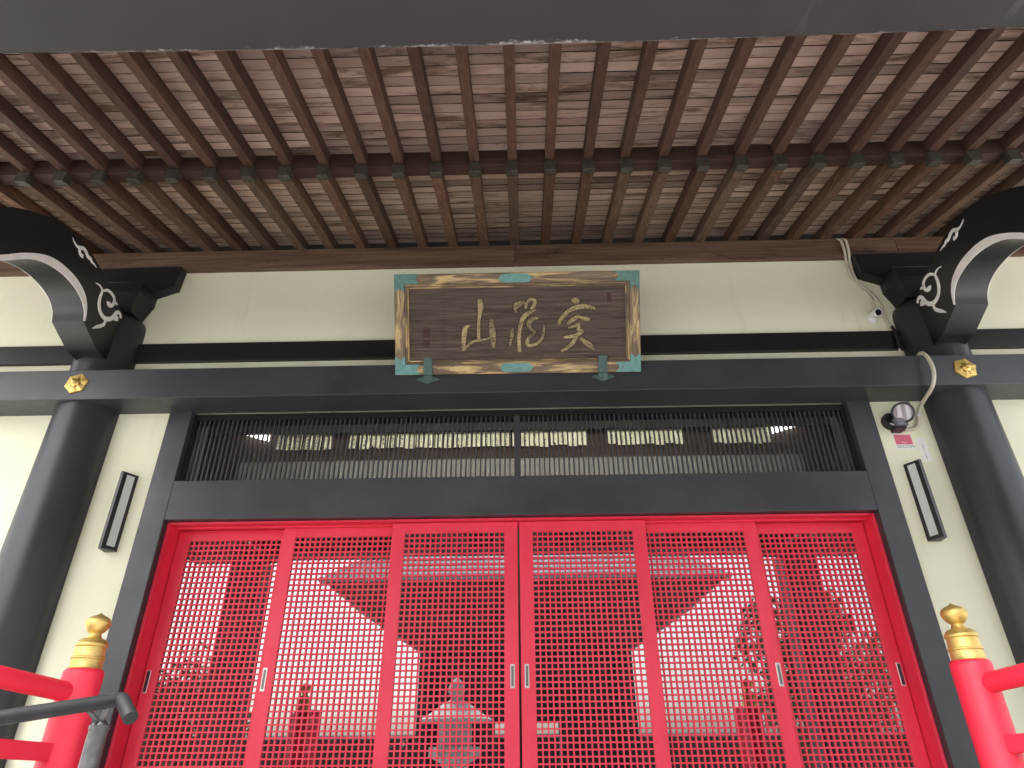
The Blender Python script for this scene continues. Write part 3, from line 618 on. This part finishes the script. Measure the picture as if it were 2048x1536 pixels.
# ------------------------------------------------------------------ wedge wall lights
for sx_, lab in ((-1, 'left'), (1, 'right')):
    wl = thing('wall_light', 'slim black wedge wall light on the plaster beside the %s pillar' % lab, 'wall light', (sx_*3.13, YW, 2.99), 'wedge wall lights')
    Dq = (sx_*3.080, YW-.001); Cq = (sx_*3.141, YW-.113); Bq = (sx_*3.163, YW-.111); A_ = (sx_*3.176, YW-.001)
    poly = [A_, Bq, Cq, Dq]; poly = poly if sx_ < 0 else poly[::-1]
    B().prism(poly, 2.997, 3.607, 2).bevel(.0015, 1).obj('case', 'lamp_case', wl)
    d = Vector(Cq)-Vector(Dq); nrm = Vector((d.y, -d.x)).normalized()
    if nrm.x*sx_ > 0: nrm = -nrm
    p0 = Vector(Dq)+d*.24; p1 = Vector(Dq)+d*.74
    q = [p0-nrm*.002, p1-nrm*.002, p1+nrm*.003, p0+nrm*.003]
    if sx_ < 0: q = q[::-1]
    B().prism([tuple(v) for v in q], 3.020, 3.588, 2).obj('panel', 'lamp_panel', wl)
    e0 = Vector(Cq); e1 = Vector(Bq); nn = Vector((0, -1)); q = [e0+nn*.0004, e1+nn*.0004, e1+nn*.003, e0+nn*.003]
    if sx_ > 0: q = q[::-1]
    B().prism([tuple(v) for v in q], 2.995, 3.609, 2).obj('side_cover', 'lamp_side', wl)
    B().prism(poly, 2.988, 2.9965, 2).obj('bottom_cover', 'lamp_side', wl)

# ------------------------------------------------------------------ flood light, camera, conduits, stickers
fl = thing('flood_light', 'round black sensor flood light on the plaster by the right pillar', 'lamp', (3.11, YW, 3.97))
aim = Vector((-.50, -.80, -.30)).normalized(); qf = Vector((0, 0, 1)).rotation_difference(aim).to_matrix().to_4x4(); FM = Matrix.Translation((3.134, -.2, 4.008)) @ qf
B().lathe([(.030, -.085), (.055, -.07), (.076, -.03), (.084, -.005), (.086, .012), (.080, .018), (.070, .016), (.068, .006)], 36, mtx=FM).obj('housing', 'plastic_black', fl, True)
B().lathe([(.0, .004), (.066, .004), (.068, .009), (.045, .0125), (0, .0145)], 36, mtx=FM).obj('lens', 'flood_lens', fl, True)
WM = Matrix.Translation((3.088, YW, 3.985)) @ Matrix.Rotation(math.radians(90), 4, 'X')
B().lathe([(.075, 0), (.075, .03), (.062, .05), (0, .052)], 32, mtx=WM).obj('wall_base', 'plastic_black', fl, True)
bk = B(); bk.prism([(3.075, 3.905), (3.150, 3.905), (3.158, 3.935), (3.172, 3.965), (3.060, 3.965), (3.070, 3.935)], -.19, -.15, 1); bk.bevel(.004, 1).obj('yoke', 'plastic_grey', fl)
B().box(3.066, 3.150, -.165, YW-.001, 3.885, 3.912).bevel(.004, 1).obj('foot', 'plastic_black', fl)
B().tube([(3.155, -.17, 4.03), (3.185, -.185, 4.075), (3.205, -.19, 4.105)], [.03, .032, .02], 14).obj('sensor', 'plastic_grey', fl)
B().box(3.052, 3.085, -.1195, -.117, 3.938, 3.952, Matrix.Translation((3.068, 0, 3.945)) @ Matrix.Rotation(math.radians(28), 4, 'Y') @ Matrix.Translation((-3.068, 0, -3.945))).obj('rating_label', 'sticker', fl)
sc_ = thing('security_camera', 'small white security camera with dark lens high on the plaster wall', 'camera', (3.232, YW, 5.05))
ca = Vector((.12, -.93, -.35)).normalized(); CM = Matrix.Translation((3.236, -.085, 5.062)) @ Vector((0, 0, 1)).rotation_difference(ca).to_matrix().to_4x4()
B().lathe([(.020, -.02), (.036, -.005), (.040, .02), (.040, .075), (.036, .080), (.033, .078)], 28, mtx=CM).obj('body', 'plastic_white', sc_, True)
B().lathe([(0, .074), (.033, .0745), (.030, .079), (0, .084)], 28, mtx=CM).obj('lens', 'lens_dark', sc_, True)
B().lathe([(.048, 0), (.046, .012), (.03, .02), (0, .021)], 28, mtx=Matrix.Translation((3.232, YW, 5.035)) @ Matrix.Rotation(math.radians(90), 4, 'X')).obj('wall_base', 'plastic_white', sc_, True)
yq = -.135
c1 = [(3.116, -.10, 5.948), (3.136, yq, 5.905), (3.142, yq, 5.83), (3.140, yq, 5.74), (3.148, -.105, 5.69), (3.158, -.082, 5.64), (3.156, -.08, 5.587), (3.167, -.08, 5.493), (3.21, -.08, 5.382), (3.265, -.08, 5.273), (3.275, -.08, 5.18), (3.255, -.08, 5.10)]
tag(B().tube(smoothpath(c1), .0118, 10).obj('conduit', 'conduit', None, True), 'cream conduit running down the plaster to the small white camera', 'conduit', 'cream conduits by the right pillar')
c2 = [(3.162, -.10, 5.948), (3.184, yq, 5.905), (3.184, yq, 5.82), (3.176, yq, 5.74), (3.182, -.105, 5.69), (3.190, -.082, 5.63), (3.191, -.082, 5.488), (3.247, -.082, 5.36), (3.314, -.082, 5.246), (3.342, -.082, 5.157), (3.337, -.082, 5.042), (3.347, -.086, 4.962), (3.362, -.10, 4.908)]
cd = thing('conduit', 'longer cream conduit passing the camera down beside the right pillar', 'conduit', (3.19, YW, 4.6), 'cream conduits by the right pillar')
B().tube(smoothpath(c2), .0122, 10).obj('pipe', 'conduit', cd, True)
B().tube([(3.358, -.10, 4.915), (3.352, -.128, 4.85), (3.345, -.128, 4.76), (3.335, -.128, 4.66)], .014, 10).obj('sleeve', 'black_tape', cd, True)
B().tube([(3.334, -.128, 4.665), (3.334, -.128, 4.47)], .011, 10).obj('pipe', 'conduit', cd, True)
for p in (c2[5], c2[10], c1[5]): B().tube([(p[0], p[1], p[2]+.012), (p[0], p[1], p[2]-.012)], .0155, 10).obj('clip', 'conduit', cd, True)
c3 = [(3.351, -.26, 4.462), (3.351, -.31, 4.483), (3.346, -.365, 4.470), (3.344, -.41, 4.405), (3.342, -.43, 4.303), (3.33, -.43, 4.221), (3.318, -.39, 4.15), (3.325, -.29, 4.125), (3.337, -.17, 4.110), (3.330, -.105, 4.070), (3.316, -.085, 4.003), (3.295, -.082, 3.945), (3.25, -.082, 3.915), (3.17, -.085, 3.905)]
cc = thing('cable_loop', 'thick cream cable looping over the black beam down to the flood light', 'cable', (3.3, YB, 4.2))
B().tube(smoothpath(c3), .0150, 12).obj('cable', 'conduit', cc, True)
B().tube([(3.324, -.09, 4.045), (3.323, -.088, 4.025)], .0185, 12).obj('clip', 'plastic_white', cc, True); B().tube([(3.205, -.083, 3.910), (3.178, -.084, 3.906)], .015, 12).obj('gland', 'conduit', cc, True)
def textmesh(body, size, m):
    cu = bpy.data.curves.new('t', 'FONT'); cu.body = body; cu.size = size; cu.align_x = 'CENTER'; cu.align_y = 'CENTER'; cu.extrude = .0003
    to = bpy.data.objects.new('t', cu); COL.objects.link(to); bpy.context.view_layer.update()
    me = bpy.data.meshes.new_from_object(to.evaluated_get(bpy.context.evaluated_depsgraph_get())); bpy.data.objects.remove(to)
    me.materials.clear(); me.materials.append(M[m]); return me
sk = thing('security_sticker', 'square pink and white security company sticker below the flood light', 'sticker', (3.148, YW, 3.743))
B().box(3.074, 3.222, YW-.0022, YW-.0003, 3.743, 3.880).obj('backing', 'sticker', sk)
B().box(3.080, 3.216, YW-.0030, YW-.0023, 3.786, 3.873).obj('red_field', 'pink', sk)
RX = (math.radians(90), 0, 0)
o = link('lettering', textmesh('SECOM', .040, 'teal'), sk, (3.149, YW-.0030, 3.765), RX)
o.scale = (1.05, .85, 1)
o = link('lettering', textmesh('Security', .014, 'sticker'), sk, (3.150, YW-.0036, 3.806), RX)
link('lettering', textmesh('by', .009, 'sticker'), sk, (3.150, YW-.0036, 3.794), RX)
s2_ = thing('notice_sticker', 'narrow white notice sticker with a column of grey lettering', 'sticker', (3.285, YW, 3.637))
B().box(3.249, 3.321, YW-.0022, YW-.0003, 3.637, 3.836).obj('backing', 'sticker', s2_)
for i, chh in enumerate('防犯カメラ作動中'):
    link('lettering', textmesh(chh, .0165, 'grey_print'), s2_, (3.287, YW-.0030, 3.776-.0172*i), RX)
b = B(); 
for k in range(3): b.tube([(3.285+.009*math.cos(a), YW-.0028, 3.806+.009*math.sin(a)) for a in [k*2.09+.5*j for j in range(4)]], .0008, 6)
b.obj('emblem', 'grey_print', s2_)

# ------------------------------------------------------------------ red railings with gilt finials
FIN = [(.071, 0), (.073, .004), (.070, .010), (.0695, .045), (.074, .050), (.074, .056), (.070, .060), (.0655, .105), (.071, .110), (.072, .118), (.070, .124), (.066, .128), (.060, .140), (.050, .147), (.036, .150), (.032, .156), (.027, .172), (.030, .178), (.036, .181), (.043, .190), (.0525, .205), (.0575, .222), (.0545, .240), (.044, .253), (.028, .262), (.012, .269), (.004, .276), (0, .280)]
for sx_, nx, lab in ((-1, -2.062, 'left'), (1, 2.119, 'right')):
    rl = thing('stair_railing', 'red railing with gilt onion finial at the %s side of the stairs' % lab, 'railing', (nx, -1.65, 1.04), 'red stair railings')
    po = B().lathe([(.0875, 1.04), (.0875, 1.955), (.084, 1.972), (.076, 1.979), (.066, 1.980)], 40, (nx, -1.65, 0)).obj('newel_post', 'red_post', rl, True)
    B().lathe([(r_*1.0, z_*.935) for r_, z_ in FIN], 40, (nx, -1.65, 1.978)).obj('finial', 'gold', rl, True)
    dx = sx_*.0855; 
    p0 = Vector((nx+.0*sx_, -1.66, 1.872)); p1 = Vector((nx+sx_*.30, -2.95, 1.985))
    B().tube(smoothpath([p0, p0.lerp(p1, .3), p0.lerp(p1, .6), p1]), .0425, 20).obj('handrail', 'red_post', rl, True)
    q0 = Vector((nx, -1.66, 1.632)); q1 = Vector((nx+sx_*.30, -2.95, 1.69)); dd = (q1-q0).normalized(); sd_ = dd.cross(Vector((0, 0, 1))).normalized(); uu = sd_.cross(dd)
    b = B(); ra = [b.bm.verts.new(q0+sd_*s+uu*t_) for s, t_ in ((-.03, -.035), (.03, -.035), (.03, .035), (-.03, .035))]; rb = [b.bm.verts.new(q1+sd_*s+uu*t_) for s, t_ in ((-.03, -.035), (.03, -.035), (.03, .035), (-.03, .035))]
    for k in range(4): b.bm.faces.new((ra[k], ra[(k+1) % 4], rb[(k+1) % 4], rb[k]))
    b.bm.faces.new(ra[::-1]); b.bm.faces.new(rb); b.bevel(.004, 1).obj('lower_rail', 'red_post', rl)
    B().lathe([(.0875, 1.037), (.0875, 2.06), (.07, 2.08)], 32, (nx+sx_*.31, -3.0, 0)).obj('newel_post', 'red_post', rl, True)
# iron handrail on the stairs
hr = thing('iron_handrail', 'dark iron pipe handrail on a grey post at the lower left of the stairs', 'handrail', (-1.28, -2.74, .52))
pA, pB = Vector((-1.196, -2.804, 1.763)), Vector((-1.399, -3.013, 1.704)); pC = pA+(pB-pA)*2.3; pC.z -= .12
B().tube([pA, pB, pA+(pB-pA)*1.6+Vector((0, 0, -.03)), pC], .0205, 20).obj('top_pipe', 'pipe', hr, True)
B().tube([pA+(pB-pA)*.01, Vector((-1.186, -2.812, 1.760)), Vector((-1.174, -2.822, 1.753)), Vector((-1.118, -2.862, 1.708))], .021, 20).obj('end_bend', 'pipe', hr, True)
pt0 = Vector((-1.257, -2.772, 1.688))
B().tube([(-1.283, -2.74, .53), (-1.262, -2.766, 1.655), tuple(pt0)], .0265, 20).obj('post', 'galv', hr, True)
B().tube([tuple(pt0-Vector((0, 0, .006))), tuple(pt0+Vector((0, 0, .006)))], .029, 20).obj('collar', 'galv', hr, True)
B().lathe([(.026, 0), (.018, .010), (.012, .018), (0, .019)], 16, tuple(pt0+Vector((0, 0, .004)))).obj('cap', 'galv', hr, True)
for e in ((-1.272, -2.84, 1.738), (-1.226, -2.806, 1.744)): B().tube([tuple(pt0+Vector((0, -.004, .010))), e], .0075, 10).obj('strut', 'galv', hr, True)

# ------------------------------------------------------------------ what the door glass mirrors: gate, lantern, trees behind the photographer
gt = thing('temple_gate', 'broad dark timber gate with pale tiled roof facing the hall', 'gate', (0, -20, 0))
for x in (-3.4, -1.3, 1.3, 3.4): B().box(x-.22, x+.22, -20.2, -19.0, 0, 4.9).bevel(.02, 1).obj('gate_post', 'gate_wood', gt)
B().box(-3.6, 3.6, -20.0, -19.6, 2.6, 4.9).obj('gate_panel', 'gate_wood', gt); B().box(-3.6, -1.2, -20.0, -19.6, 0, 2.6).obj('gate_panel', 'gate_wood', gt); B().box(1.2, 3.6, -20.0, -19.6, 0, 2.6).obj('gate_panel', 'gate_wood', gt)
b = B(); A = [b.bm.verts.new(p) for p in ((-3.7, -19.0, 4.85), (3.7, -19.0, 4.85), (3.7, -21, 4.85), (-3.7, -21, 4.85))]; C_ = [b.bm.verts.new(p) for p in ((-6.7, -17.1, 6.75), (6.7, -17.1, 6.75), (6.7, -23, 6.75), (-6.7, -23, 6.75))]
for k in range(4): b.bm.faces.new((A[k], A[(k+1) % 4], C_[(k+1) % 4], C_[k]))
b.bm.faces.new(A); b.bm.faces.new(C_); b.obj('bracket_tier', 'gate_wood', gt)
for i in range(9):
    z = 6.76+.16*i; y = -17.0-.28*i; hw_ = 6.9-.12*i
    B().box(-hw_, hw_, y-.5, y, z, z+.085).obj('tile_course', 'tile', gt); B().box(-hw_, hw_, y-.45, y+.015, z+.087, z+.155).obj('tile_edge', 'tile_edge', gt)
B().prism([(-17.4, 6.76), (-19.6, 8.15), (-20.6, 8.4), (-23, 6.76)], -5.6, 5.6, 0).obj('roof_core', 'tile', gt)
ln = thing('stone_lantern', 'grey stone lantern standing in the forecourt', 'lantern', (-1.35, -9.2, 0))
lx, ly = -1.35, -9.2
B().lathe([(.55, 0), (.55, .25), (.36, .35), (.24, .45), (.2, .6), (.2, 1.35), (.26, 1.5), (.5, 1.62), (.5, 1.78)], 6, (lx, ly, 0)).obj('shaft', 'stone', ln); B().lathe([(.32, 1.78), (.32, 2.2)], 6, (lx, ly, 0)).obj('fire_box', 'stone', ln)
B().lathe([(.66, 2.2), (.72, 2.24), (.5, 2.36), (.26, 2.52), (.1, 2.6), (.12, 2.66), (.18, 2.76), (.12, 2.9), (0, 3.02)], 12, (lx, ly, 0)).obj('cap_stone', 'stone', ln)
def tree(label, x, y, h, r, n, trunk=.16, cat='tree', nm='garden_tree'):
    t_ = thing(nm, label, cat, (x, y, 0), 'trees around the forecourt'); rnd = random.Random(int(x*13+y*7)); b = B()
    b.tube([(x, y, 0), (x+.1, y, h*.35), (x-.05, y+.1, h*.7), (x, y, h*.95)], [trunk, trunk*.75, trunk*.4, .03], 8)
    cl = []
    for _ in range(16):
        a = rnd.uniform(0, 6.28); q = rnd.uniform(.25, .8)*r; z = h*rnd.uniform(.35, .95); c_ = Vector((x+q*math.cos(a), y+q*math.sin(a), z)); cl.append((c_, r*rnd.uniform(.28, .5)))
        b.tube([(x, y, z*.75), tuple(c_)], [trunk*.3, .02], 5)
    b.obj('trunk', 'bark', t_)
    b = B()
    for _ in range(n):
        c_, q = rnd.choice(cl); d = Vector((rnd.gauss(0, 1), rnd.gauss(0, 1), rnd.gauss(0, .8))).normalized()*q*rnd.random()**.4; p = c_+d
        u_ = Vector((rnd.gauss(0, 1), rnd.gauss(0, 1), rnd.gauss(0, 1))).normalized(); v_ = u_.orthogonal().normalized(); s = rnd.uniform(.06, .12)
        b.bm.faces.new([b.bm.verts.new(p+u_*s), b.bm.verts.new(p+v_*s*.5), b.bm.verts.new(p-u_*s), b.bm.verts.new(p-v_*s*.5)])
    o = b.obj('crown', 'leaf', t_); o['kind'] = 'stuff'
tree('leafy tree on the right of the forecourt, tallest there', 6.3, -11.5, 5.2, 1.5, 5200)
tree('low round tree on the left of the forecourt', -8.2, -12.0, 3.4, 1.6, 4200, .12)
tree('small bushy tree near the gate on the right', 8.9, -15.0, 4.2, 1.9, 3600)
tree('small bushy tree near the gate on the left', -10.8, -15.0, 4.0, 2.0, 3600)
fw_ = thing('garden_wall', 'long dark boarded wall closing the forecourt behind the gate', 'wall', (0, -26, 0))
B().box(-40, 40, -26.2, -26, 0, 2.3).obj('boarding', 'gate_wood', fw_); B().box(-40, 40, -26.4, -25.8, 2.303, 2.45).obj('coping', 'tile', fw_)
